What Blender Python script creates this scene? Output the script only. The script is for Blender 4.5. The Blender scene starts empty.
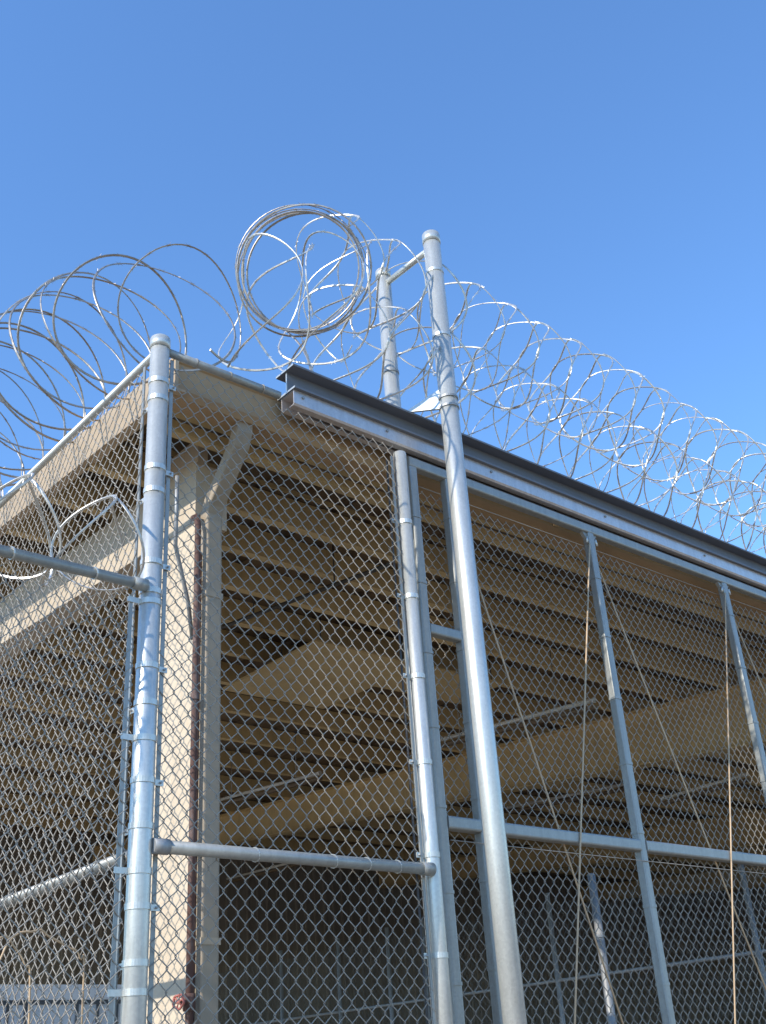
import bpy, math, random
import numpy as np
from mathutils import Vector, Matrix

random.seed(7)
rng = np.random.default_rng(11)
SC = bpy.context.scene
COL = SC.collection
R = math.radians

# ------------------------------------------------------------------ camera
cam_d = bpy.data.cameras.new('camera')
cam = bpy.data.objects.new('camera', cam_d)
COL.objects.link(cam)
cam.matrix_world = Matrix(((0.76562523, -0.25564056, -0.59031001, -2.1194),
                           (-0.64032272, -0.39084649, -0.66123054, -3.9288),
                           (-0.06168325, 0.88424370, -0.46293439, 1.6),
                           (0, 0, 0, 1)))
cam_d.sensor_fit = 'VERTICAL'
cam_d.sensor_height = 36.0
cam_d.lens = 1091.3 / 1024 * 36.0
cam_d.clip_start = 0.05
cam_d.clip_end = 5000
SC.camera = cam

# ------------------------------------------------------------------ sky and sun
SUN_EL, SUN_AZ = R(34), R(-93.2)          # azimuth from +Y towards +X
world = bpy.data.worlds.new('World')
SC.world = world
world.use_nodes = True
wn = world.node_tree
wn.nodes.clear()
sky = wn.nodes.new('ShaderNodeTexSky')
sky.sky_type = 'NISHITA'
sky.sun_disc = False
sky.sun_elevation = SUN_EL
sky.sun_rotation = SUN_AZ
sky.altitude = 300
sky.air_density = 1.42
sky.dust_density = 0.0
sky.ozone_density = 10.0
bg = wn.nodes.new('ShaderNodeBackground')
bg.inputs['Strength'].default_value = 0.15
wo = wn.nodes.new('ShaderNodeOutputWorld')
wn.links.new(sky.outputs[0], bg.inputs[0])
wn.links.new(bg.outputs[0], wo.inputs[0])

sun_d = bpy.data.lights.new('sun', 'SUN')
sun_d.energy = 2.5
sun_d.angle = R(0.53)
sun_d.color = (1.0, 0.94, 0.84)
sun = bpy.data.objects.new('sun', sun_d)
COL.objects.link(sun)
sdir = Vector((math.sin(SUN_AZ) * math.cos(SUN_EL), math.cos(SUN_AZ) * math.cos(SUN_EL), math.sin(SUN_EL)))
sun.rotation_euler = sdir.to_track_quat('Z', 'Y').to_euler()
sun.location = (-20, -5, 20)

vs = SC.view_settings
vs.view_transform = 'Standard'
vs.look = 'None'
vs.exposure = 0.93
vs.gamma = 1.0
vs.use_curve_mapping = False


# ------------------------------------------------------------------ materials
MATS = {}


def new_mat(name):
    m = bpy.data.materials.new(name)
    m.use_nodes = True
    nt = m.node_tree
    return m, nt, nt.nodes['Principled BSDF']


def noise(nt, scale, detail=4, rough=.55, vec=None, dist=0.0):
    n = nt.nodes.new('ShaderNodeTexNoise')
    n.inputs['Scale'].default_value = scale
    n.inputs['Detail'].default_value = detail
    n.inputs['Roughness'].default_value = rough
    n.inputs['Distortion'].default_value = dist
    if vec:
        nt.links.new(vec, n.inputs['Vector'])
    return n


def coords(nt, scale=(1, 1, 1)):
    """world-space position, stretched"""
    g = nt.nodes.new('ShaderNodeNewGeometry')
    mp = nt.nodes.new('ShaderNodeMapping')
    mp.inputs['Scale'].default_value = scale
    nt.links.new(g.outputs['Position'], mp.inputs['Vector'])
    return mp.outputs[0]


def ramp(nt, fac, stops):
    r = nt.nodes.new('ShaderNodeValToRGB')
    el = r.color_ramp.elements
    while len(el) < len(stops):
        el.new(.5)
    for e, (p, c) in zip(el, stops):
        e.position = p
        e.color = (*c, 1) if len(c) == 3 else c
    nt.links.new(fac, r.inputs[0])
    return r


def bump(nt, bsdf, h, strength=.2, dist=.01):
    b = nt.nodes.new('ShaderNodeBump')
    b.inputs['Strength'].default_value = strength
    b.inputs['Distance'].default_value = dist
    nt.links.new(h, b.inputs['Height'])
    nt.links.new(b.outputs[0], bsdf.inputs['Normal'])


def mix(nt, fac, a, b, mode='MIX'):
    n = nt.nodes.new('ShaderNodeMix')
    n.data_type = 'RGBA'
    n.blend_type = mode
    for s, v in ((n.inputs[0], fac), (n.inputs[6], a), (n.inputs[7], b)):
        if hasattr(v, 'node'):
            nt.links.new(v, s)
        elif isinstance(v, (int, float)):
            s.default_value = v
        else:
            s.default_value = (*v, 1)
    return n.outputs[2]


def galvanized(name, lo, hi, metallic=.6, rough=(.32, .5), stain=.35, streak=True):
    m, nt, b = new_mat(name)
    spangle = nt.nodes.new('ShaderNodeTexVoronoi')
    spangle.inputs['Scale'].default_value = 90
    nt.links.new(coords(nt), spangle.inputs['Vector'])
    n2 = noise(nt, 3.0, 6, .65, coords(nt, (9, 9, 1.2) if streak else (4, 4, 4)))
    base = ramp(nt, n2.outputs[0], [(.3, lo), (.7, hi)]).outputs[0]
    spc = ramp(nt, spangle.outputs['Color'], [(.2, (.88, .88, .885)), (.8, (1, 1, 1))]).outputs[0]
    base = mix(nt, .7, base, spc, 'MULTIPLY')
    n3 = noise(nt, 14, 6, .7, coords(nt, (6, 6, 1.5)))
    dirt = ramp(nt, n3.outputs[0], [(.58, (0, 0, 0)), (.78, (1, 1, 1))]).outputs[0]
    dm = nt.nodes.new('ShaderNodeMath')
    dm.operation = 'MULTIPLY'
    dm.inputs[1].default_value = stain
    nt.links.new(dirt, dm.inputs[0])
    base = mix(nt, dm.outputs[0], base, (.30, .27, .23))
    nt.links.new(base, b.inputs['Base Color'])
    b.inputs['Metallic'].default_value = metallic
    rr = nt.nodes.new('ShaderNodeMapRange')
    rr.inputs['To Min'].default_value = rough[0]
    rr.inputs['To Max'].default_value = rough[1]
    nt.links.new(n2.outputs[0], rr.inputs[0])
    nt.links.new(rr.outputs[0], b.inputs['Roughness'])
    bump(nt, b, n3.outputs[0], .12, .004)
    MATS[name] = m
    return m


def paint(name, col, col2, rough=.55, stain=(.2, .15, .1), stain_amt=.35, stretch=(5, 5, .8), spec=.4):
    m, nt, b = new_mat(name)
    n1 = noise(nt, 1.3, 6, .6, coords(nt))
    c = ramp(nt, n1.outputs[0], [(.3, col), (.7, col2)]).outputs[0]
    oi = nt.nodes.new('ShaderNodeObjectInfo')
    tint = ramp(nt, oi.outputs['Random'], [(0, (.84, .84, .86)), (1, (1.0, 1.0, 1.0))]).outputs[0]
    c = mix(nt, 1.0, c, tint, 'MULTIPLY')
    n2 = noise(nt, 2.0, 8, .7, coords(nt, stretch))
    s = ramp(nt, n2.outputs[0], [(.5, (0, 0, 0)), (.75, (1, 1, 1))]).outputs[0]
    mm = nt.nodes.new('ShaderNodeMath')
    mm.operation = 'MULTIPLY'
    mm.inputs[1].default_value = stain_amt
    nt.links.new(s, mm.inputs[0])
    c = mix(nt, mm.outputs[0], c, stain)
    nt.links.new(c, b.inputs['Base Color'])
    b.inputs['Roughness'].default_value = rough
    b.inputs['Specular IOR Level'].default_value = spec
    n3 = noise(nt, 40, 4, .6, coords(nt))
    bump(nt, b, n3.outputs[0], .1, .003)
    MATS[name] = m
    return m


galvanized('galv_post', (.575, .575, .53), (.70, .70, .65), .55, (.33, .44), .32)
galvanized('galv_tube', (.31, .315, .295), (.40, .405, .38), .4, (.38, .5), .25)
galvanized('galv_wire', (.31, .275, .225), (.42, .375, .315), .18, (.5, .62), .3, False)
galvanized('galv_dull', (.30, .30, .29), (.42, .42, .41), .4, (.45, .6), .3)
galvanized('galv_dark', (.14, .14, .13), (.2, .2, .19), .2, (.6, .7), .3)  # darker zinc tone, keeps the inner mesh low in contrast
galvanized('razor_steel', (.52, .49, .44), (.76, .73, .67), .62, (.34, .46), .5, False)
galvanized('razor_shaded', (.30, .265, .225), (.50, .45, .39), .7, (.36, .5), .6, False)  # darker copy of the razor steel, shadow-side look put into the colour
galvanized('track_steel', (.58, .53, .50), (.70, .65, .62), .6, (.3, .42), .2)
paint('beam_paint', (.15, .16, .18), (.2, .21, .23), .5, (.25, .24, .22), .3, (1, 5, 5))
paint('tan_paint', (.60, .44, .215), (.72, .54, .275), .6, (.22, .15, .08), .4)
paint('fascia_paint', (.43, .28, .145), (.51, .34, .185), .6, (.20, .14, .08), .5, (1.2, 4, 2))
paint('rake_paint', (.50, .37, .23), (.58, .44, .28), .6, (.3, .22, .14), .5, (4, 1.2, 2))
paint('taupe_paint', (.43, .345, .24), (.49, .40, .285), .6, (.25, .2, .15), .4)
paint('cream_paint', (.62, .50, .355), (.69, .57, .42), .7, (.40, .31, .21), .45)
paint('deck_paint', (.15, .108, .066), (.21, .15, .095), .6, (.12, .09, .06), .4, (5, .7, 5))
paint('dark_wall', (.27, .24, .195), (.33, .29, .235), .8, (.07, .06, .05), .4)
paint('rusty', (.10, .055, .045), (.16, .085, .065), .8, (.40, .35, .32), .6, (8, 8, 2))
paint('valve_red', (.45, .12, .09), (.52, .2, .16), .5, (.3, .12, .08), .4)
paint('rod_paint', (.62, .43, .25), (.70, .50, .31), .55, (.35, .2, .1), .4, (4, 4, 4))
paint('tube_white', (.72, .70, .64), (.78, .76, .70), .4, (.5, .45, .36), .2)
paint('conduit_dark', (.06, .055, .05), (.09, .08, .07), .6, (.03, .03, .03), .2)
paint('container_paint', (.70, .74, .78), (.78, .81, .84), .5, (.35, .33, .3), .3)
paint('container_trim', (.08, .09, .1), (.12, .13, .14), .6, (.2, .15, .1), .3)
paint('concrete', (.22, .175, .13), (.28, .23, .175), .9, (.2, .18, .16), .5, (1, 1, 1))
paint('gravel_soil', (.27, .21, .145), (.34, .27, .19), .95, (.2, .17, .13), .5, (1.5, 1.5, 1.5))


# ------------------------------------------------------------------ mesh helpers
class MB:
    def __init__(self):
        self.v, self.f, self.sm = [], [], []

    def add(self, v, f, smooth=False):
        o = len(self.v)
        self.v += [tuple(p) for p in v]
        self.f += [tuple(i + o for i in q) for q in f]
        self.sm += [smooth] * len(f)
        return self

    def box(self, a, b):
        (x0, y0, z0), (x1, y1, z1) = a, b
        v = [(x0, y0, z0), (x1, y0, z0), (x1, y1, z0), (x0, y1, z0), (x0, y0, z1), (x1, y0, z1), (x1, y1, z1), (x0, y1, z1)]
        return self.add(v, [(0, 3, 2, 1), (4, 5, 6, 7), (0, 1, 5, 4), (1, 2, 6, 5), (2, 3, 7, 6), (3, 0, 4, 7)])

    def hexa(self, v):
        return self.add(v, [(0, 3, 2, 1), (4, 5, 6, 7), (0, 1, 5, 4), (1, 2, 6, 5), (2, 3, 7, 6), (3, 0, 4, 7)])

    def sweep(self, path, prof, up=None, closed_prof=True, caps=True, smooth=True, scale=None, twist=None):
        P = [Vector(p) for p in path]
        n = len(P)
        T = []
        for i in range(n):
            t = (P[min(i + 1, n - 1)] - P[max(i - 1, 0)])
            T.append(t.normalized())
        if up is None:
            up = Vector((0, 0, 1)) if abs(T[0].z) < .9 else Vector((0, 1, 0))
        else:
            up = Vector(up)
        N = (up - up.dot(T[0]) * T[0]).normalized()
        vs_, m = [], len(prof)
        for i in range(n):
            N = (N - N.dot(T[i]) * T[i]).normalized()
            B = T[i].cross(N)
            s = scale[i] if scale else 1.0
            ca, sa = (math.cos(twist[i]), math.sin(twist[i])) if twist else (1, 0)
            for (a, b) in prof:
                a2, b2 = a * ca - b * sa, a * sa + b * ca
                vs_.append(P[i] + N * (b2 * s) + B * (a2 * s))
        fs = []
        for i in range(n - 1):
            for k in range(m if closed_prof else m - 1):
                k2 = (k + 1) % m
                fs.append((i * m + k, i * m + k2, (i + 1) * m + k2, (i + 1) * m + k))
        o = len(self.f)
        self.add(vs_, fs, smooth)
        if caps and closed_prof:
            base = len(self.v) - len(vs_)
            self.f.append(tuple(base + k for k in reversed(range(m))))
            self.f.append(tuple(base + (n - 1) * m + k for k in range(m)))
            self.sm += [False, False]
        return self

    def tube(self, path, r, n=14, **k):
        prof = [(r * math.cos(2 * math.pi * i / n), r * math.sin(2 * math.pi * i / n)) for i in range(n)]
        return self.sweep(path, prof, **k)

    def ring(self, c, axis, r_in, r_out, w, n=18):
        """flat band round a pipe: closed tube of rectangular section"""
        axis = Vector(axis).normalized()
        u = axis.orthogonal().normalized()
        w_ = axis.cross(u)
        v, f = [], []
        for i in range(n):
            a = 2 * math.pi * i / n
            d = u * math.cos(a) + w_ * math.sin(a)
            for (rr, h) in ((r_in, -w / 2), (r_out, -w / 2), (r_out, w / 2), (r_in, w / 2)):
                v.append(Vector(c) + d * rr + axis * h)
        for i in range(n):
            j = (i + 1) % n
            for k in range(4):
                k2 = (k + 1) % 4
                f.append((i * 4 + k, j * 4 + k, j * 4 + k2, i * 4 + k2))
        return self.add(v, f, False)

    def dome(self, c, r, h, n=18, rings=5):
        v, f = [], []
        for j in range(rings):
            a = (math.pi / 2) * j / rings
            for i in range(n):
                t = 2 * math.pi * i / n
                v.append((c[0] + r * math.cos(a) * math.cos(t), c[1] + r * math.cos(a) * math.sin(t), c[2] + h * math.sin(a)))
        v.append((c[0], c[1], c[2] + h))
        for j in range(rings - 1):
            for i in range(n):
                k = (i + 1) % n
                f.append((j * n + i, j * n + k, (j + 1) * n + k, (j + 1) * n + i))
        for i in range(n):
            f.append(((rings - 1) * n + i, (rings - 1) * n + (i + 1) % n, len(v) - 1))
        return self.add(v, f, True)

    def mesh(self, name):
        me = bpy.data.meshes.new(name)
        me.from_pydata(self.v, [], self.f)
        me.polygons.foreach_set('use_smooth', self.sm)
        me.update()
        return me

    def build(self, name, mat, parent=None, loc=(0, 0, 0)):
        me = self.mesh(name)
        me.materials.append(MATS[mat])
        return link(name, me, parent, loc)


def link(name, me, parent=None, loc=(0, 0, 0)):
    o = bpy.data.objects.new(name, me)
    COL.objects.link(o)
    if parent is not None:
        o.parent = parent
        o.matrix_parent_inverse = Matrix.Translation(-abs_loc(parent))
    o.location = loc
    return o


def abs_loc(o):
    v = Vector(o.location)
    p = o.parent
    while p is not None:
        v = Vector((0, 0, 0)) if False else v
        p = p.parent
    return v


def tag(o, label=None, cat=None, group=None, kind=None):
    if label:
        o['label'] = label
    if cat:
        o['category'] = cat
    if group:
        o['group'] = group
    if kind:
        o['kind'] = kind
    return o


def thing(name, label, cat, loc=(0, 0, 0), group=None):
    o = bpy.data.objects.new(name, None)
    COL.objects.link(o)
    o.location = loc
    o.empty_display_size = .1
    return tag(o, label, cat, group)


def rsq(w, h, r=.01, n=3):
    """rounded rectangle profile"""
    out = []
    for cx, cy, a0 in ((w / 2 - r, h / 2 - r, 0), (-w / 2 + r, h / 2 - r, 90), (-w / 2 + r, -h / 2 + r, 180), (w / 2 - r, -h / 2 + r, 270)):
        for i in range(n + 1):
            a = R(a0 + 90 * i / n)
            out.append((cx + r * math.cos(a), cy + r * math.sin(a)))
    return out


def sqtube(p0, p1, w, up=(0, 0, 1), r=.012, h=None):
    return MB().sweep([p0, p1], rsq(w, h or w, r), up=up, smooth=False)


def pipe(p0, p1, r, n=20, seg=1):
    P0, P1 = Vector(p0), Vector(p1)
    return MB().tube([P0.lerp(P1, i / seg) for i in range(seg + 1)], r, n)


PITCH_U, PITCH_Z, WIRE_R = .0715, .0840, .0025


def chain_mesh(name, O, U, W, Hh, normal, parent, mat='galv_wire', rad=WIRE_R, fine=True, sides=4, phase=0, wave=.0):
    """woven chain-link fabric: zigzag wires hooked into their neighbours.
    O = lower corner, U = unit vector along the fence, W x Hh = size"""
    U = np.array(U, float)
    Nn = np.array(normal, float)
    O = np.array(O, float)
    half = PITCH_U / 2
    ncol = int(W / half)
    nap = int(Hh / (PITCH_Z / 2)) + 1
    vo, fo = [], []
    base = 0
    dep = rad * 1.15
    for k in range(ncol):
        j = np.arange(nap)
        side = (j + k + phase) % 2
        hook = rad * .9
        uu = k * half + side * half + np.where(side == 1, hook, -hook)
        zz = j * PITCH_Z / 2 + rng.normal(0, .0008, nap)
        uu = uu + rng.normal(0, .0008, nap)
        nxt = np.where(side == 1, -dep, dep)
        prv = -nxt
        if fine:
            u = np.repeat(uu, 2)
            z = np.repeat(zz, 2)
            z[0::2] -= .004
            z[1::2] += .004
            d = np.empty(2 * nap)
            d[0::2] = prv
            d[1::2] = nxt
        else:
            u, z, d = uu, zz, np.zeros(nap)
        if wave:
            d = d + wave * np.sin(u * 2.1 + 1.0) * np.sin(z * 1.7 + .4) + wave * .5 * np.sin(u * 5.3 + z * 2.2)
        n = len(u)
        du = np.gradient(u)
        dz = np.gradient(z)
        ln = np.sqrt(du * du + dz * dz)
        pu, pz = dz / ln, -du / ln
        ring = np.empty((n, sides, 3))
        for s in range(sides):
            a = 2 * math.pi * s / sides + math.pi / 4
            ca, sa = math.cos(a) * rad, math.sin(a) * rad
            ring[:, s, :] = O + np.outer(u + pu * ca, U) + np.outer(d + sa, Nn)
            ring[:, s, 2] += z + pz * ca
        vo.append(ring.reshape(-1, 3))
        i = np.arange(n - 1)[:, None] * sides
        s = np.arange(sides)[None, :]
        s2 = (s + 1) % sides
        q = np.stack([i + s, i + s2, i + sides + s2, i + sides + s], -1).reshape(-1, 4) + base
        fo.append(q)
        base += n * sides
    V = np.concatenate(vo)
    Fq = np.concatenate(fo)
    me = bpy.data.meshes.new(name)
    me.vertices.add(len(V))
    me.vertices.foreach_set('co', V.ravel().astype(np.float32))
    me.loops.add(Fq.size)
    me.loops.foreach_set('vertex_index', Fq.ravel().astype(np.int32))
    me.polygons.add(len(Fq))
    me.polygons.foreach_set('loop_start', np.arange(0, Fq.size, 4, dtype=np.int32))
    me.polygons.foreach_set('use_smooth', np.ones(len(Fq), dtype=bool))
    me.update()
    me.validate()
    me.materials.append(MATS[mat])
    o = link(name, me, parent)
    o['kind'] = 'stuff'
    return o


# ================================================================== setting
g = MB()
g.add([(-900, -900, 0), (900, -900, 0), (900, 900, 0), (-900, 900, 0)], [(0, 1, 2, 3)])
tag(g.build('ground', 'gravel_soil'), kind='structure')
g = MB()
g.box((.3, .35, -.1), (26, 16.5, .08))
tag(g.build('concrete_floor', 'concrete'), kind='structure')

# ================================================================== shed
XW, YF = .65, .72                       # left face and front face of the corner column
SL = .07                                # roof pitch
XE, YB = 24.0, 16.0


def roof_z(y):
    return 5.0 + SL * (y - .25)


shed = thing('open_shed', 'tan steel open-sided shed with purlin roof behind the chain link fences', 'shed', (XW, YF, 0))

# ribbed roof sheets, each one running from eave to far side
sheet_w = .9


def roof_sheet_mesh():
    prof = []
    for r_ in range(3):
        x = r_ * .3
        prof += [(x, 0), (x + .2, 0), (x + .225, .035), (x + .275, .035)]
    prof.append((sheet_w + .012, .006))
    m = MB()
    y0, y1 = .24, YB + .2
    v = []
    for (x, h) in prof:
        v += [(x, y0, roof_z(y0) + h), (x, y1, roof_z(y1) + h), (x, y0, roof_z(y0) + h + .004), (x, y1, roof_z(y1) + h + .004)]
    f = []
    for i in range(len(prof) - 1):
        a, b = i * 4, i * 4 + 4
        f += [(a, a + 1, b + 1, b), (a + 2, b + 2, b + 3, a + 3), (a, b, b + 2, a + 2)]
    m.add(v, f)
    me = m.mesh('roof_sheet')
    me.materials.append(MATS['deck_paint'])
    return me


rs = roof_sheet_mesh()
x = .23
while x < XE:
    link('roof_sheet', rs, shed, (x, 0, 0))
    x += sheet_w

# purlins: C sections hung under the sheets
purlin_y = [1.21, 1.76, 2.38, 3.05, 3.78, 4.6, 5.5, 6.6, 7.9, 9.3, 10.8, 12.3, 13.8]


def purlin_mesh():
    D, Fl, t = .20, .07, .006
    prof = [(0, 0), (Fl, 0), (Fl, -.018), (Fl - t, -.018), (Fl - t, -t), (t, -t), (t, -D + t), (Fl - t, -D + t), (Fl - t, -D + .018), (Fl, -D + .018), (Fl, -D), (0, -D)]
    m = MB()
    v = [(.24, y, z) for y, z in prof] + [(XE, y, z) for y, z in prof]
    n = len(prof)
    m.add(v, [(i, i + n, (i + 1) % n + n, (i + 1) % n) for i in range(n)])
    me = m.mesh('purlin')
    me.materials.append(MATS['tan_paint'])
    return me


pm = purlin_mesh()
for y in purlin_y:
    link('purlin', pm, shed, (0, y, roof_z(y) - .006))

# eave strut and the trim bands behind the gutter
MB().box((.24, .50, 4.77), (XE, .506, 4.842)).box((.24, .506, 4.77), (XE, .56, 4.776)).build('eave_strut', 'tan_paint', shed)
MB().box((.24, .43, 4.862), (XE, .436, 4.90)).box((.24, .436, 4.86), (XE, .50, 4.864)).build('eave_trim', 'tan_paint', shed)

MB().box((.24, 1.0, 4.955), (XE, 1.004, 4.99)).box((.24, 1.004, 4.986), (XE, 1.04, 4.99)).build('sag_angle', 'tan_paint', shed)

# gutter along the eave: folded trough with a lip
m = MB()
gp = [(.37, 5.0), (.37, 4.80), (.245, 4.80), (.22, 4.835), (.215, 4.985), (.20, 4.995), (.20, 5.015), (.208, 5.015), (.208, 5.001), (.221, 4.993), (.226, 4.84), (.248, 4.807), (.364, 4.807), (.364, 5.0)]
n = len(gp)
v = [(.19, y, z) for y, z in gp] + [(XE, y, z) for y, z in gp]
m.add(v, [(i, (i + 1) % n, (i + 1) % n + n, i + n) for i in range(n)] + [tuple(reversed(range(n))), tuple(range(n, 2 * n))])
m.box((.186, .212, 4.80), (.1895, .372, 4.99))
gut = m.build('gutter', 'fascia_paint', shed)
for x in (3.1, 6.1, 9.1):
    MB().box((x, .2105, 4.835), (x + .05, .214, 4.985)).build('joint_cover', 'fascia_paint', gut)

# rake trim on the left edge
m = MB()
y0, y1 = .19, YB + .2


def rake_box(x0, x1, dz0, dz1, ya=y0, yb=y1):
    a, b = roof_z(ya), roof_z(yb)
    return [(x0, ya, a + dz0), (x1, ya, a + dz0), (x1, yb, b + dz0), (x0, yb, b + dz0), (x0, ya, a + dz1), (x1, ya, a + dz1), (x1, yb, b + dz1), (x0, yb, b + dz1)]


MB().hexa(rake_box(.195, .215, -.195, .02)).hexa(rake_box(.215, .26, -.195, -.18)).hexa(rake_box(.215, .229, .008, .02)).build('rake_trim', 'rake_paint', shed)

# corner column, lintel beam of the left side
MB().box((XW, YF, 0), (XW + .085, YF + .36, 4.42)).box((XW + .01, YF + .01, 4.42), (XW + .075, YF + .35, 4.95)).build('column', 'cream_paint', shed)
lz = lambda y: 4.40 + .062 * (y - .84)
ya, yb = YF + .002, YB
MB().hexa([(XW - .004, ya, lz(ya)), (XW + .2, ya, lz(ya)), (XW + .2, yb, lz(yb)), (XW - .004, yb, lz(yb)),
           (XW - .004, ya, lz(ya) + .38), (XW + .2, ya, lz(ya) + .38), (XW + .2, yb, lz(yb) + .38), (XW - .004, yb, lz(yb) + .38)]).build('lintel', 'cream_paint', shed)
for y in (8.2, 15.6):
    MB().box((XW + .01, y, 0), (XW + .2, y + .3, lz(y) + .01)).build('column', 'cream_paint', shed)


# tapered rafters with flanges, one per frame
def rafter(xc):
    ya, yb = .62, 15.8
    ta, tb = roof_z(ya) - .21, roof_z(yb) - .21
    da, db = .60, .36
    m = MB()
    m.hexa([(xc - .006, ya, ta - da), (xc + .006, ya, ta - da), (xc + .006, yb, tb - db), (xc - .006, yb, tb - db),
            (xc - .006, ya, ta), (xc + .006, ya, ta), (xc + .006, yb, tb), (xc - .006, yb, tb)])
    web = m.build('rafter', 'tan_paint', shed)
    for (a, b, nm) in ((ta - da - .012, tb - db - .012, 'flange'), (ta + .001, tb + .001, 'flange')):
        MB().hexa([(xc - .09, ya, a), (xc + .09, ya, a), (xc + .09, yb, b), (xc - .09, yb, b),
                   (xc - .09, ya, a + .012), (xc + .09, ya, a + .012), (xc + .09, yb, b + .012), (xc - .09, yb, b + .012)]).build(nm, 'tan_paint', web)
    MB().box((xc - .1, .72, 0), (xc + .1, 1.02, ta - da)).build('column', 'tan_paint', shed)


for xc in (7.55, 14.6, 21.6):
    rafter(xc)

# far walls of vertical ribbed sheets


def wall_sheet_mesh(h):
    m = MB()
    prof = []
    for r_ in range(4):
        x = r_ * .25
        prof += [(x, 0), (x + .17, 0), (x + .19, -.03), (x + .23, -.03)]
    prof.append((1.008, -.004))
    v, f = [], []
    for (x, d) in prof:
        v += [(x, d, .08), (x, d, h)]
    for i in range(len(prof) - 1):
        f.append((2 * i, 2 * i + 2, 2 * i + 3, 2 * i + 1))
    m.add(v, f)
    me = m.mesh('wall_sheet')
    me.materials.append(MATS['dark_wall'])
    return me


ws = wall_sheet_mesh(6.095)
MB().box((.2, YB - .012, 6.0), (XE, YB - .002, 6.097)).build('closure_strip', 'dark_wall', shed)
for i in range(24):
    link('wall_sheet', ws, shed, (.2 + i, YB, 0))
for i in range(16):
    o = link('wall_sheet', ws, shed, (XE, .4 + i, 0))
    o.rotation_euler.z = R(90)
    o.scale.z = roof_z(.4 + i) / 6.1

# downspout: elbow from the gutter back to the column, straps
m = MB()
path = [(.675, .30, 4.806), (.675, .305, 4.76), (.678, .335, 4.70), (.682, .585, 4.455), (.685, .617, 4.40), (.685, .62, 4.34), (.685, .62, .1)]
m.sweep(path, rsq(.098, .08, .012), up=(0, 1, 0), smooth=False)
ds = m.build('downspout', 'taupe_paint', shed)
for z in (3.9, 2.2, .7):
    MB().box((.633, .576, z), (.737, .72, z + .03)).build('strap', 'taupe_paint', ds)

# ------------------------------------------------ pipes on the column
pp = thing('rusty_pipe', 'thin rusty brown pipe with red valve handle running up the cream column', 'pipe', (.592, .60, 0))
MB().tube([(.592, .60, .1), (.592, .60, 4.30), (.596, .62, 4.37), (.62, .70, 4.40)], .0165, 12).build('pipe', 'rusty', pp)
for z in (1.2, 3.35):
    MB().ring((.592, .60, z), (0, 0, 1), .0165, .022, .03).build('coupling', 'rusty', pp)
vb = MB().tube([(.592, .60, 1.93), (.592, .60, 2.0)], .027, 12).tube([(.592, .60, 1.965), (.52, .57, 1.965)], .010, 8).build('valve_body', 'rusty', pp)
m = MB()
hc = Vector((.522, .572, 1.965))
ax = Vector((.07, .03, 0)).normalized()
u = ax.orthogonal().normalized()
w = ax.cross(u)
rp = [hc + (u * math.cos(t) + w * math.sin(t)) * (.027 + .0025 * math.cos(5 * t)) for t in [2 * math.pi * i / 24 for i in range(25)]]
m.tube(rp, .0055, 8)
for k in range(3):
    a = math.pi * k / 3
    d = u * math.cos(a) + w * math.sin(a)
    m.tube([hc - d * .027, hc + d * .027], .0035, 6)
m.build('valve_wheel', 'valve_red', vb)
pp2 = thing('rusty_pipe', 'bare rusty pipe without a valve, pressed against the downspout', 'pipe', (.625, .57, 0))
MB().tube([(.628, .635, .1), (.628, .635, 4.16)], .0095, 12).build('pipe', 'rusty', pp2)
for z in (.9, 2.6, 3.8):
    MB().ring((.628, .635, z), (0, 0, 1), .0095, .014, .02).build('clip', 'galv_dull', pp2)
cf = MB().tube([(.40, .50, 4.50), (.405, .505, 4.30), (.43, .55, 4.12), (.60, .70, 3.9), (.64, .715, 3.7)], .011, 10).build('flexible_conduit', 'galv_dull')
tag(cf, 'thin grey conduit bending onto the cream column just right of the corner post', 'conduit')

# ------------------------------------------------ things under the roof
def tube_light(x, ya, za, yb, zb, label):
    t = thing('tube_light', label, 'light', (x, (ya + yb) / 2, (za + zb) / 2), 'tube lights under the shed roof')
    m = MB()
    d = Vector((0, yb - ya, zb - za)).normalized()
    up = Vector((1, 0, 0)).cross(d)
    a, b = Vector((x, ya, za)), Vector((x, yb, zb))
    m.sweep([a + up * .055, b + up * .055], [(-.03, -.012), (.03, -.012), (.035, 0), (.025, .025), (-.025, .025), (-.035, 0)], up=up, smooth=False)
    m.build('housing', 'deck_paint', t)
    MB().tube([a, b], .021, 12).build('tube', 'tube_white', t)
    for q in (a, b):
        MB().tube([q, q + (b - a).normalized() * (.03 if q == a else -.03)], .025, 12).build('end_cap', 'tube_white', t)
    for f_ in (.2, .8):
        q = a.lerp(b, f_)
        MB().tube([q + up * .075, Vector((q.x, q.y, roof_z(q.y) - .1))], .005, 6).build('hanger', 'galv_dull', t)


tube_light(5.3, 3.9, 4.597, 1.80, 4.43, 'pale tube light with its end just left of the middle gate upright')
tube_light(5.3, 8.0, 4.876, 5.74, 4.716, 'pale tube light seen beside the downspout above the fixed fence rail')
tube_light(9.0, 6.4, 4.82, 4.4, 4.69, 'dim tube light below the big tan rafter, right of the tall front post')
tube_light(9.0, 3.9, 4.40, 2.7, 4.42, 'dim tube light in the dark near the right edge below the tan rafter')
tube_light(9.0, 13.4, 5.02, 11.1, 4.96, 'dim tube light farthest back beside the downspout below the tan rafter')

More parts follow.
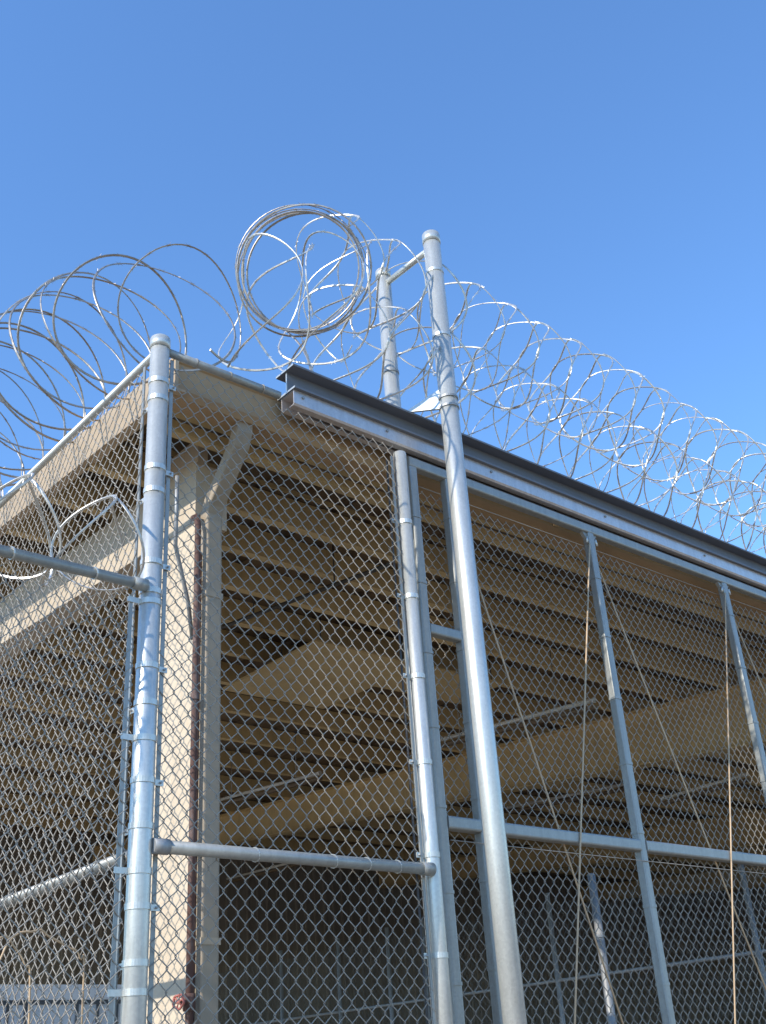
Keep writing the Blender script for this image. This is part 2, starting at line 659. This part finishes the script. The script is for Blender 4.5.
cd = thing('conduit_run', 'dark thin conduit slanting under the roof purlins behind the fixed fence panel', 'conduit', (2.3, 3.0, 4.9))
MB().tube([(2.23, 3.6, 4.96), (2.23, 2.9, 4.86), (2.23, .92, 4.61)], .016, 8).build('conduit', 'conduit_dark', cd)
for y in (1.5, 2.5):
    z = 4.61 + (y - .92) * .126
    MB().tube([(2.23, y, z), (2.23, y, roof_z(y) - .02)], .006, 6).build('hanger', 'conduit_dark', cd)
# flat boards hung under the purlins
for (x0, x1, y0_, y1_, zb) in ((3.0, 4.15, 2.74, 4.16, 4.835), (4.16, 5.2, 2.74, 3.4, 4.838)):
    MB().box((x0, y0_, zb), (x1, y1_, zb + .018)).build('ceiling_board', 'tan_paint', shed)
for x0 in (3.1, 4.0, 5.1):
    for y0_ in (2.8, 3.36):
        MB().tube([(x0, y0_, 4.85), (x0, y0_, roof_z(y0_) - .01)], .006, 6).build('hanger', 'conduit_dark', shed)

# storage container inside, seen low on the left through both fences
ct = thing('storage_container', 'pale blue-grey container with dark seams seen low through the left fence', 'container', (1.6, 6.0, 0))
MB().box((-.0 + .9, 6.0, .1), (3.7, 8.3, 2.44)).build('body', 'container_paint', ct)
MB().box((.88, 5.975, 2.43), (3.72, 8.32, 2.555)).build('top_rail', 'container_paint', ct)
MB().box((.89, 5.985, 2.395), (3.71, 5.998, 2.428)).build('seam', 'container_trim', ct)
for x in (1.5, 2.02, 2.18, 2.66, 2.86, 3.05, 3.5):
    MB().box((x, 5.984, .12), (x + .025, 5.996, 2.393)).build('rib', 'container_trim', ct)

# inner fence along the bays
inf = thing('inner_fence', 'dim inner chain link fence with thin posts inside the dark shed', 'fence', (7.2, 7, 0))
for y in (1.9, 4.3, 6.33, 6.98, 7.97, 9.24, 11.5):
    pipe((7.2, y, .08), (7.2, y, 3.3), .027, 12).build('post', 'galv_dull', inf)
for z in (2.43,):
    pipe((7.2, 1.2, z), (7.2, 14, z), .018, 10).build('rail', 'galv_dull', inf)
chain_mesh('chain_link_mesh', (7.23, 1.2, .12), (0, 1, 0), 12.6, 3.1, (1, 0, 0), inf, 'galv_dark', .0026, False, 3)
gpst = thing('roller_post', 'short galvanized post standing in the shade behind the gate, left of the middle upright', 'post', (3.77, .87, 0))
pipe((3.77, .87, 0), (3.77, .87, 2.72), .027, 16).build('post', 'galv_dull', gpst)
MB().dome((3.77, .87, 2.72), .029, .02).build('cap', 'galv_dull', gpst)
for z in (2.35, 1.7, 1.0):
    MB().ring((3.77, .87, z), (0, 0, 1), .027, .031, .02).build('band', 'galv_dull', gpst)

# ================================================================== front fence, fixed panel
PR = .0465                               # corner post radius
TOPZ = 4.87
ff = thing('front_fence_panel', 'tall fixed chain link panel between the bright corner post and the sliding gate', 'fence')
cp = MB()
cp.tube([(0, 0, 0), (0, 0, 2.4), (0, 0, 4.86)], PR, 28)
cpo = cp.build('corner_post', 'galv_post', ff)
MB().tube([(0, 0, 4.85), (0, 0, 4.905)], PR + .0035, 28).dome((0, 0, 4.905), PR + .0035, .022, 28).build('post_cap', 'galv_post', cpo)
for i in range(10):                       # bands of the front panel
    z = .33 + i * .48
    b = MB().ring((0, 0, z), (0, 0, 1), PR, PR + .0035, .024, 28)
    b.box((PR - .004, -.006, z - .012), (PR + .045, -.001, z + .012)).build('tension_band', 'galv_post', ff)
    MB().tube([(PR + .03, -.016, z), (PR + .03, .024, z)], .005, 8).build('band_bolt', 'galv_dull', ff)
MB().box((PR + .018, .006, .1), (PR + .036, .012, 4.82)).build('tension_bar', 'galv_tube', ff)
GX = 1.545                                # fixed gate post
gpo = pipe((GX, 0, 0), (GX, 0, 4.77), .0375, 24).build('latch_post', 'galv_post', ff)
MB().dome((GX, 0, 4.77), .0375, .012, 24).build('post_cap', 'galv_post', gpo)
for i in range(10):
    z = .32 + i * .445
    b = MB().ring((GX, 0, z), (0, 0, 1), .0375, .041, .024, 24)
    b.box((GX - .085, .010, z - .012), (GX - .034, .015, z + .012)).build('tension_band', 'galv_post', ff)
    MB().tube([(GX - .072, -.004, z), (GX - .072, .03, z)], .005, 8).build('band_bolt', 'galv_dull', ff)
MB().box((GX - .066, .004, .1), (GX - .05, .010, 4.74)).build('tension_bar', 'galv_tube', ff)
MB().tube([(GX - .085, .02, 4.72), (GX - .083, .022, 3.2), (GX - .087, .02, 1.8), (GX - .085, .02, .2)], .006, 8).build('cable', 'conduit_dark', ff)
pipe((PR - .005, -.002, TOPZ - .02), (.71, -.002, TOPZ - .02), .021, 16).build('top_rail', 'galv_tube', ff)
mr = pipe((PR - .005, -.028, 2.475), (GX - .03, -.028, 2.475), .0265, 20).build('mid_rail', 'galv_tube', ff)
MB().tube([(PR - .01, -.028, 2.475), (PR + .06, -.028, 2.475)], .031, 18).build('rail_cup', 'galv_dull', mr)
MB().tube([(GX - .10, -.028, 2.475), (GX - .03, -.028, 2.475)], .031, 18).build('rail_cup', 'galv_tube', mr)
for x in (.52, .93, 1.12, 1.3):
    MB().ring((x, -.024, 2.475), (1, .12, .2), .0268, .031, .006, 14).build('tie_wire', 'galv_post', mr)
for x in np.arange(.2, .7, .2):
    MB().ring((x, -.002, TOPZ - .02), (1, .1, .1), .0212, .0245, .006, 12).build('tie_wire', 'galv_wire', ff)
chain_mesh('chain_link_mesh', (PR + .015, .009, .1), (1, 0, 0), GX - .1 + .02, TOPZ - .13, (0, 1, 0), ff, wave=.011)

# ================================================================== left fence, running back from the corner
lf = thing('left_fence', 'tall chain link fence running back to the left from the bright corner post', 'fence', (0, 2, 0))
LEN = 7.5
pipe((0, PR - .005, TOPZ - .02), (0, LEN, TOPZ - .02), .0205, 16).build('top_rail', 'galv_post', lf)
lm = pipe((.028, PR - .005, 2.465), (.028, LEN, 2.465), .0265, 18).build('mid_rail', 'galv_tube', lf)
MB().tube([(.028, PR - .01, 2.465), (.028, PR + .06, 2.465)], .031, 18).build('rail_cup', 'galv_dull', lm)
for y in np.arange(.4, 5, .45):
    MB().ring((.028, y, 2.465), (.1, 1, .15), .0268, .031, .006, 14).build('tie_wire', 'galv_post', lm)
MB().box((-.012, PR + .075, .1), (-.006, PR + .097, 4.82)).build('tension_bar', 'galv_tube', lf)
for i in range(9):
    z = .55 + i * .5
    b = MB().ring((0, 0, z), (0, 0, 1), PR, PR + .0035, .024, 28)
    b.box((-.006, PR - .004, z - .012), (-.001, PR + .10, z + .012)).build('tension_band', 'galv_post', lf)
    MB().tube([(-.022, PR + .06, z), (.014, PR + .06, z)], .005, 8).build('band_bolt', 'galv_dull', lf)
for y in (3.6, 7.2):
    pipe((.045, y, 0), (.045, y, TOPZ), .038, 20).build('post', 'galv_post', lf)
chain_mesh('chain_link_mesh', (-.009, PR + .07, .1), (0, 1, 0), LEN - .2, TOPZ - .13, (-1, 0, 0), lf, wave=.011)

# ================================================================== lower fence, in line with the front, to the left
sf = thing('lower_fence', 'lower chain link fence with plain top rail joining the corner post from the left', 'fence', (-2, 0, 0))
LZ = 3.565
tr = pipe((-PR + .005, -.03, LZ), (-4.5, -.03, LZ), .0235, 18).build('top_rail', 'galv_tube', sf)
MB().tube([(-PR + .01, -.03, LZ), (-PR - .055, -.03, LZ)], .028, 18).build('rail_cup', 'galv_tube', tr)
for x in np.arange(-.28, -4, -.36):
    MB().ring((x, -.03, LZ), (1, .1, .15), .0237, .0275, .006, 14).build('tie_wire', 'galv_post', tr)
for z in (3.5, 2.9, 2.38, 1.95, 1.4, .8):
    b = MB().ring((0, 0, z), (0, 0, 1), PR, PR + .0035, .024, 28)
    b.box((-PR - .06, -.004, z - .012), (-PR + .004, .001, z + .012)).build('tension_band', 'galv_post', sf)
MB().box((-PR - .05, .003, .1), (-PR - .033, .008, LZ - .04)).build('tension_bar', 'galv_tube', sf)
pipe((-3.2, .04, 0), (-3.2, .04, LZ), .032, 18).build('post', 'galv_post', sf)
chain_mesh('chain_link_mesh', (-PR - .02, .008, .1), (-1, 0, 0), 4.2, LZ - .12, (0, 1, 0), sf, wave=.010)

# ================================================================== gate track beam
GY = .10
BX0 = .835
bm = thing('gate_track_beam', 'dark grey steel beam with bright lower track hanging over the sliding gate', 'beam', (BX0, GY, 4.87))
BX1 = 16.0
MB().box((BX0 - .012, GY - .082, 5.105), (BX1, GY + .082, 5.117)).build('top_flange', 'beam_paint', bm)
MB().box((BX0, GY - .005, 4.975), (BX1, GY + .005, 5.105)).build('web', 'beam_paint', bm)
MB().box((BX0 - .004, GY - .082, 4.963), (BX1, GY + .082, 4.975)).build('bottom_flange', 'beam_paint', bm)
MB().box((BX0 - .014, GY - .081, 5.1055), (BX0 - .0125, GY + .081, 5.1165)).box((BX0 - .002, GY - .0048, 4.976), (BX0 - .0005, GY + .0048, 5.1045)).box((BX0 - .006, GY - .081, 4.9635), (BX0 - .0045, GY + .081, 4.9745)).build('sunlit_end', 'galv_post', bm)  # pale slips on the beam end: sun glare put into the colour
# box track below: slotted C channel
t = .006
prof = [(-.012, 4.868), (-.012, 4.874), (-.046, 4.874), (-.052, 4.882), (-.052, 4.957), (.052, 4.957), (.052, 4.882), (.046, 4.874), (.012, 4.874), (.012, 4.868),
        (.050, 4.868), (.059, 4.879), (.059, 4.963), (-.059, 4.963), (-.059, 4.879), (-.050, 4.868)]
v = [(BX0 + .004, GY + a, z) for a, z in prof] + [(BX1, GY + a, z) for a, z in prof]
n = len(prof)
trk = MB().add(v, [(i, i + n, (i + 1) % n + n, (i + 1) % n) for i in range(n)] +
               [(0, 1, 2, 15), (2, 3, 14, 15), (3, 4, 13, 14), (4, 5, 12, 13), (5, 6, 11, 12), (6, 7, 10, 11), (7, 8, 9, 10)]).build('track', 'track_steel', bm)
for x in (.90, 1.5, 2.35, 3.45, 4.6, 5.8):
    MB().tube([(x, GY - .067, 4.93), (x, GY - .058, 4.93)], .009, 8).build('bolt', 'galv_dull', trk)

# tall guide posts either side of the beam
gf = thing('gate_guide_posts', 'pair of tall galvanized posts joined by a short pipe, straddling the track beam', 'post', (1.83, 0, 0))
FR = .0545
fpo = MB().tube([(1.83, -.155, 0), (1.83, -.155, 3), (1.83, -.155, 6.42)], FR, 32).build('front_post', 'galv_post', gf)
MB().tube([(1.83, -.155, 6.36), (1.83, -.155, 6.43)], FR + .0035, 32).dome((1.83, -.155, 6.43), FR + .0035, .018, 32).build('post_cap', 'galv_post', fpo)
bpo = MB().tube([(1.82, .315, 0), (1.82, .315, 6.44)], .049, 28).build('back_post', 'galv_post', gf)
MB().tube([(1.82, .315, 6.39), (1.82, .315, 6.445)], .0525, 28).dome((1.82, .315, 6.445), .0525, .016, 28).build('post_cap', 'galv_post', bpo)
pipe((1.829, -.11, 6.335), (1.821, .27, 6.335), .021, 16).build('cross_pipe', 'galv_post', gf)
for z in (5.10, 5.165):
    MB().ring((1.83, -.155, z), (0, 0, 1), FR, FR + .006, .014, 28).build('clamp_ring', 'galv_dull', gf)
MB().ring((1.82, .315, 5.62), (0, 0, 1), .049, .053, .02, 24).build('clamp_ring', 'galv_dull', gf)
for z in (6.12, 5.62):
    MB().ring((1.83, -.155, z), (0, 0, 1), FR, FR + .003, .02, 28).build('band', 'galv_post', gf)
# folded bracket plate between beam and front post
bk = MB()
tri = [(1.785, -.125, 5.235), (1.785, -.125, 5.10), (1.66, .05, 5.122), (1.70, .12, 5.122), (1.79, .0, 5.235)]
bk.add([(x_, y_, z_) for x_, y_, z_ in tri] + [(x_ + .012, y_ + .004, z_ - .002) for x_, y_, z_ in tri], [(0, 1, 2), (0, 2, 3, 4), (5, 7, 6), (5, 9, 8, 7), (0, 5, 6, 1), (1, 6, 7, 2), (2, 7, 8, 3), (3, 8, 9, 4), (4, 9, 5, 0)])
bk.build('bracket', 'galv_post', gf)

# ================================================================== sliding gate
gt = thing('sliding_gate', 'wide chain link sliding gate with square grey uprights hanging under the beam', 'gate', (4, GY, 0))
S = .058
GZ1 = 4.845
GXE = 7.9
ST = [1.715, 2.0, 3.305, 4.85, 6.38, 7.87]
for i, x in enumerate(ST):
    st = sqtube((x, GY, .12), (x, GY, GZ1 - .068), S, up=(0, 1, 0)).build('upright', 'galv_tube', gt)
    zs = np.arange(.35 + .07 * (i % 2), 4.7, .41)
    for z in zs:
        if abs(z - 2.73) < .06 or abs(z - 3.775) < .06:
            continue
        MB().sweep([(x, GY, z - .008), (x, GY, z + .008)], rsq(S + .007, S + .007, .013), up=(0, 1, 0), smooth=False).build('tie_band', 'galv_tube', st)
sqtube((ST[0] - S / 2, GY, GZ1 - .034), (GXE, GY, GZ1 - .034), S, h=.068).build('top_rail', 'galv_tube', gt)
sqtube((ST[0] - S / 2, GY, .09), (GXE, GY, .09), S).build('bottom_rail', 'galv_tube', gt)
for a, b in zip(ST[:-1], ST[1:]):
    sqtube((a + S / 2, GY - .002, 2.735), (b - S / 2, GY - .002, 2.735), S + .006, h=.066).build('mid_rail', 'galv_tube', gt)
sqtube((ST[0] + S / 2, GY, 3.775), (ST[1] - S / 2, GY, 3.775), S - .004, h=.062).build('rung', 'galv_tube', gt)
for x in ST[2:]:                          # gussets where the uprights meet the top rail, and rod ends
    m = MB()
    for s_ in (-1, 1):
        m.add([(x + s_ * .028, GY - .012, GZ1 - .066), (x + s_ * .075, GY - .012, GZ1 - .066), (x + s_ * .028, GY - .012, GZ1 - .12),
               (x + s_ * .028, GY + .012, GZ1 - .066), (x + s_ * .075, GY + .012, GZ1 - .066), (x + s_ * .028, GY + .012, GZ1 - .12)],
              [(0, 1, 2), (3, 5, 4), (1, 4, 5, 2), (0, 2, 5, 3), (0, 3, 4, 1)])
    gs = m.build('gusset', 'galv_tube', gt)
    for s_ in (-1, 1):
        MB().tube([(x + s_ * .042, GY - .02, GZ1 - .105), (x + s_ * .05, GY - .02, GZ1 - .15)], .009, 8).build('rod_nut', 'galv_post', gs)
for a, b in zip(ST[1:-1], ST[2:]):        # crossed brace rods in every bay
    MB().tube([(a + .04, GY + .026, 4.70), (b - .035, GY + .026, .75)], .0052, 8).build('brace_rod', 'rod_paint', gt)
    MB().tube([(b - .05, GY - .04, 4.68), (a + .04, GY - .04, .15)], .0052, 8).build('brace_rod', 'rod_paint', gt)
MB().tube([(ST[0] + .03, GY - .034, 2.645), (GXE, GY - .034, 2.645)], .0025, 6).build('tension_wire', 'galv_wire', gt)
MB().tube([(ST[0] + .03, GY + .034, 4.70), (GXE, GY + .034, 4.70)], .0025, 6).build('tension_wire', 'galv_wire', gt)
chain_mesh('chain_link_mesh', (ST[0] + .01, GY + .038, .1), (1, 0, 0), GXE - ST[0] - .03, 4.70 - .1, (0, 1, 0), gt, wave=.011)


# ================================================================== razor wire
def razor(name, paths, label, group='razor wire coils', clips=(), r_core=.0034, tape=(.0130, .003), mat='razor_steel'):
    """strands of barbed tape: flat tape swept along the path, blades as separate part"""
    t = thing(name, label, 'razor wire', tuple(paths[0][0]), group)
    bl = MB()
    for path in paths:
        n = len(path)
        ph = random.uniform(0, 6)
        tw = [.9 * math.sin(i * .045 + ph) + .5 * math.sin(i * .013 + 2 * ph) for i in range(n)]
        a, b = tape
        prof = [(-a / 2, 0), (-a * .3, b), (a * .3, b), (a / 2, 0), (a * .3, -b), (-a * .3, -b)]
        MB().sweep(path, prof, smooth=False, twist=tw).build('strand', mat, t)
        # blades every ~0.1 m along the strand
        acc = 0.0
        for i in range(1, n - 1):
            p, q = Vector(path[i]), Vector(path[i + 1])
            acc += (q - p).length
            if acc > .085:
                acc = 0
                T = (q - p).normalized()
                N = Vector((random.gauss(0, 1), random.gauss(0, 1), random.gauss(0, 1)))
                N = (N - N.dot(T) * T).normalized()
                B = T.cross(N)
                L, w_ = .036, .0135
                th = B * .0007
                for s_ in (1, -1):
                    o = N * (.002 * s_)
                    vv = [p - T * L * .5 + N * w_ * s_, p - T * L * .12 + o, p + T * L * .12 + o, p + T * L * .5 + N * w_ * s_, p + T * .006 + N * w_ * .4 * s_, p - T * .006 + N * w_ * .4 * s_]
                    v2 = [x_ + th for x_ in vv] + [x_ - th for x_ in vv]
                    bl.add(v2, [(0, 1, 5), (1, 2, 4, 5), (2, 3, 4), (11, 7, 6), (11, 10, 8, 7), (10, 9, 8), (0, 5, 11, 6), (5, 4, 10, 11), (4, 3, 9, 10), (1, 0, 6, 7), (3, 2, 8, 9), (2, 1, 7, 8)])
    bo = bl.build('barbs', mat, t)
    bo['kind'] = 'stuff'
    return t


def concertina(cfun, rfun, turns, pitch_amp, nodes, seg=56, jit=.02, phase=0.0, seed=1, start=0.0):
    """cfun(s, off) -> (centre, e1, e2); s in turns. Adjacent turns meet at nodes."""
    rr = random.Random(seed)
    ks = [(rr.uniform(.5, 3), rr.uniform(0, 6), rr.uniform(-1, 1)) for _ in range(5)]
    out = []
    for i in range(int(turns * seg) + 1):
        s = i / seg
        th = 2 * math.pi * s + phase
        off = pitch_amp * math.cos(nodes * (th) / 2 + start)
        c, e1, e2 = cfun(s, off)
        wob = sum(a * math.sin(k * th * .37 + p) for k, p, a in ks) * jit
        r_ = rfun(s) * (1 + wob)
        out.append(c + e1 * (r_ * math.cos(th)) + e2 * (r_ * math.sin(th)))
    return out


X, Y, Z = Vector((1, 0, 0)), Vector((0, 1, 0)), Vector((0, 0, 1))
# two stacked coils above the beam
p_ = .17


def c_right(z0, dz):
    def f(s_, off):
        x_ = 1.15 + p_ * s_ + off
        return Vector((x_, .15 + .01 * math.sin(s_ * .7), z0 - dz * (x_ - 2) + .012 * math.sin(s_ * .45 + 1))), -Y, Z
    return f


razor('razor_wire_coil', [concertina(c_right(6.07, .03), lambda s_: .335, 38, .09, 5, jit=.006, seed=3, start=-1.96)],
      'upper of the two bright razor wire coils running right above the track beam')
razor('razor_wire_coil', [concertina(c_right(5.53, .016), lambda s_: .335, 38, .09, 5, jit=.006, seed=4, start=-1.96, phase=.0)],
      'lower of the two bright razor wire coils, resting along the top of the track beam')

# bunched end of the coil, turned to face the yard
ctr = Vector((.93, .05, 5.84))
nrm = Vector((-.62, -.62, -.36)).normalized()
e1 = nrm.cross(Z).normalized()
e2 = e1.cross(nrm)


def c_ring(s, off):
    a = .03 * math.sin(s * 2.3)
    return ctr + nrm * (.018 * (s - 3) + off) + e1 * a + e2 * (.02 * math.cos(s * 1.7)), e1, e2


paths = [concertina(c_ring, lambda s: .37 + .013 * math.sin(s * 1.9), 6.0, .006, 5, jit=.008, seed=5, phase=-1.2)]
q0 = Vector(paths[0][0])
b0 = Vector((1.02, .10, 5.12))
paths[0] = [b0.lerp(q0, i / 8) + Vector((0, -.05 * math.sin(math.pi * i / 8), 0)) for i in range(8)] + paths[0]
razor('razor_wire_bundle', paths, 'dense round bundle of razor wire loops standing beside the beam end', mat='razor_shaded')


# loose loops between corner and bundle
def c_mid(s, off):
    x_ = .55 + .22 * s + off
    return Vector((x_, .15, 5.45 + .12 * s)), -Y, Z


paths = [concertina(c_mid, lambda s: .40, 4, .09, 5, jit=.03, seed=8, phase=-1.57)]
razor('razor_wire_loops', paths, 'loose tangled razor wire loops behind the bundle, left of the tall posts')


# left coil on the receding fence
def c_left(s, off):
    y_ = -.06 + .175 * s + off
    q = min(max(y_, 0), 2.2)
    return Vector((.22 - .24 * min(1, s / 3.0), y_, 5.20 + .20 * q)), X, Z


paths = [concertina(c_left, lambda s: .325 + .08 * min(.175 * s, 2.2), 22, .10, 3, jit=.02, seed=12, phase=-1.57, start=.3)]
razor('razor_wire_coil', paths, 'stretched dark razor wire coil on the left fence top, left of the corner post', mat='razor_shaded')


# small coil on the lower fence
def c_low(s, off):
    x_ = -.06 - .19 * s + off
    return Vector((x_, .10, 3.77 + .015 * math.sin(s * 2))), Y, Z


paths = [concertina(c_low, lambda s: .215, 14, .10, 3, jit=.03, seed=21, phase=.6)]
razor('razor_wire_coil', paths, 'pale razor wire coil curling around the top rail of the lower left fence')


# two loose sunlit wires arching up behind the lower fence
def arc(pts, n=24):
    out = []
    for i in range(n + 1):
        t = i / n * (len(pts) - 1)
        k = min(int(t), len(pts) - 2)
        f_ = t - k
        p0, p1, p2, p3 = [Vector(pts[min(max(k + d, 0), len(pts) - 1)]) for d in (-1, 0, 1, 2)]
        out.append(.5 * ((2 * p1) + (p2 - p0) * f_ + (2 * p0 - 5 * p1 + 4 * p2 - p3) * f_ ** 2 + (3 * p1 - p0 - 3 * p2 + p3) * f_ ** 3))
    return out


lw1 = MB().tube(arc([(-.85, .32, 0), (-.72, .31, 1.2), (-.56, .30, 2.0), (-.404, .30, 2.168), (-.342, .30, 2.134), (-.298, .30, 2.075), (-.27, .30, 1.98), (-.24, .31, 1.2), (-.25, .33, 0)], 48), .0042, 6).build('loose_wire', 'rod_paint')
tag(lw1, 'thin golden wire arching down behind the lower fence at the left edge', 'wire')
lw2 = MB().tube(arc([(-.62, .36, 0), (-.52, .33, 1.3), (-.40, .30, 2.08), (-.269, .30, 2.196), (-.207, .30, 2.176), (-.13, .30, 2.141), (-.078, .30, 2.102), (-.05, .31, 1.9), (-.04, .33, 0)], 48), .0042, 6).build('loose_wire', 'rod_paint')
tag(lw2, 'thin golden wire arching toward the corner post, low behind the lower fence', 'wire')
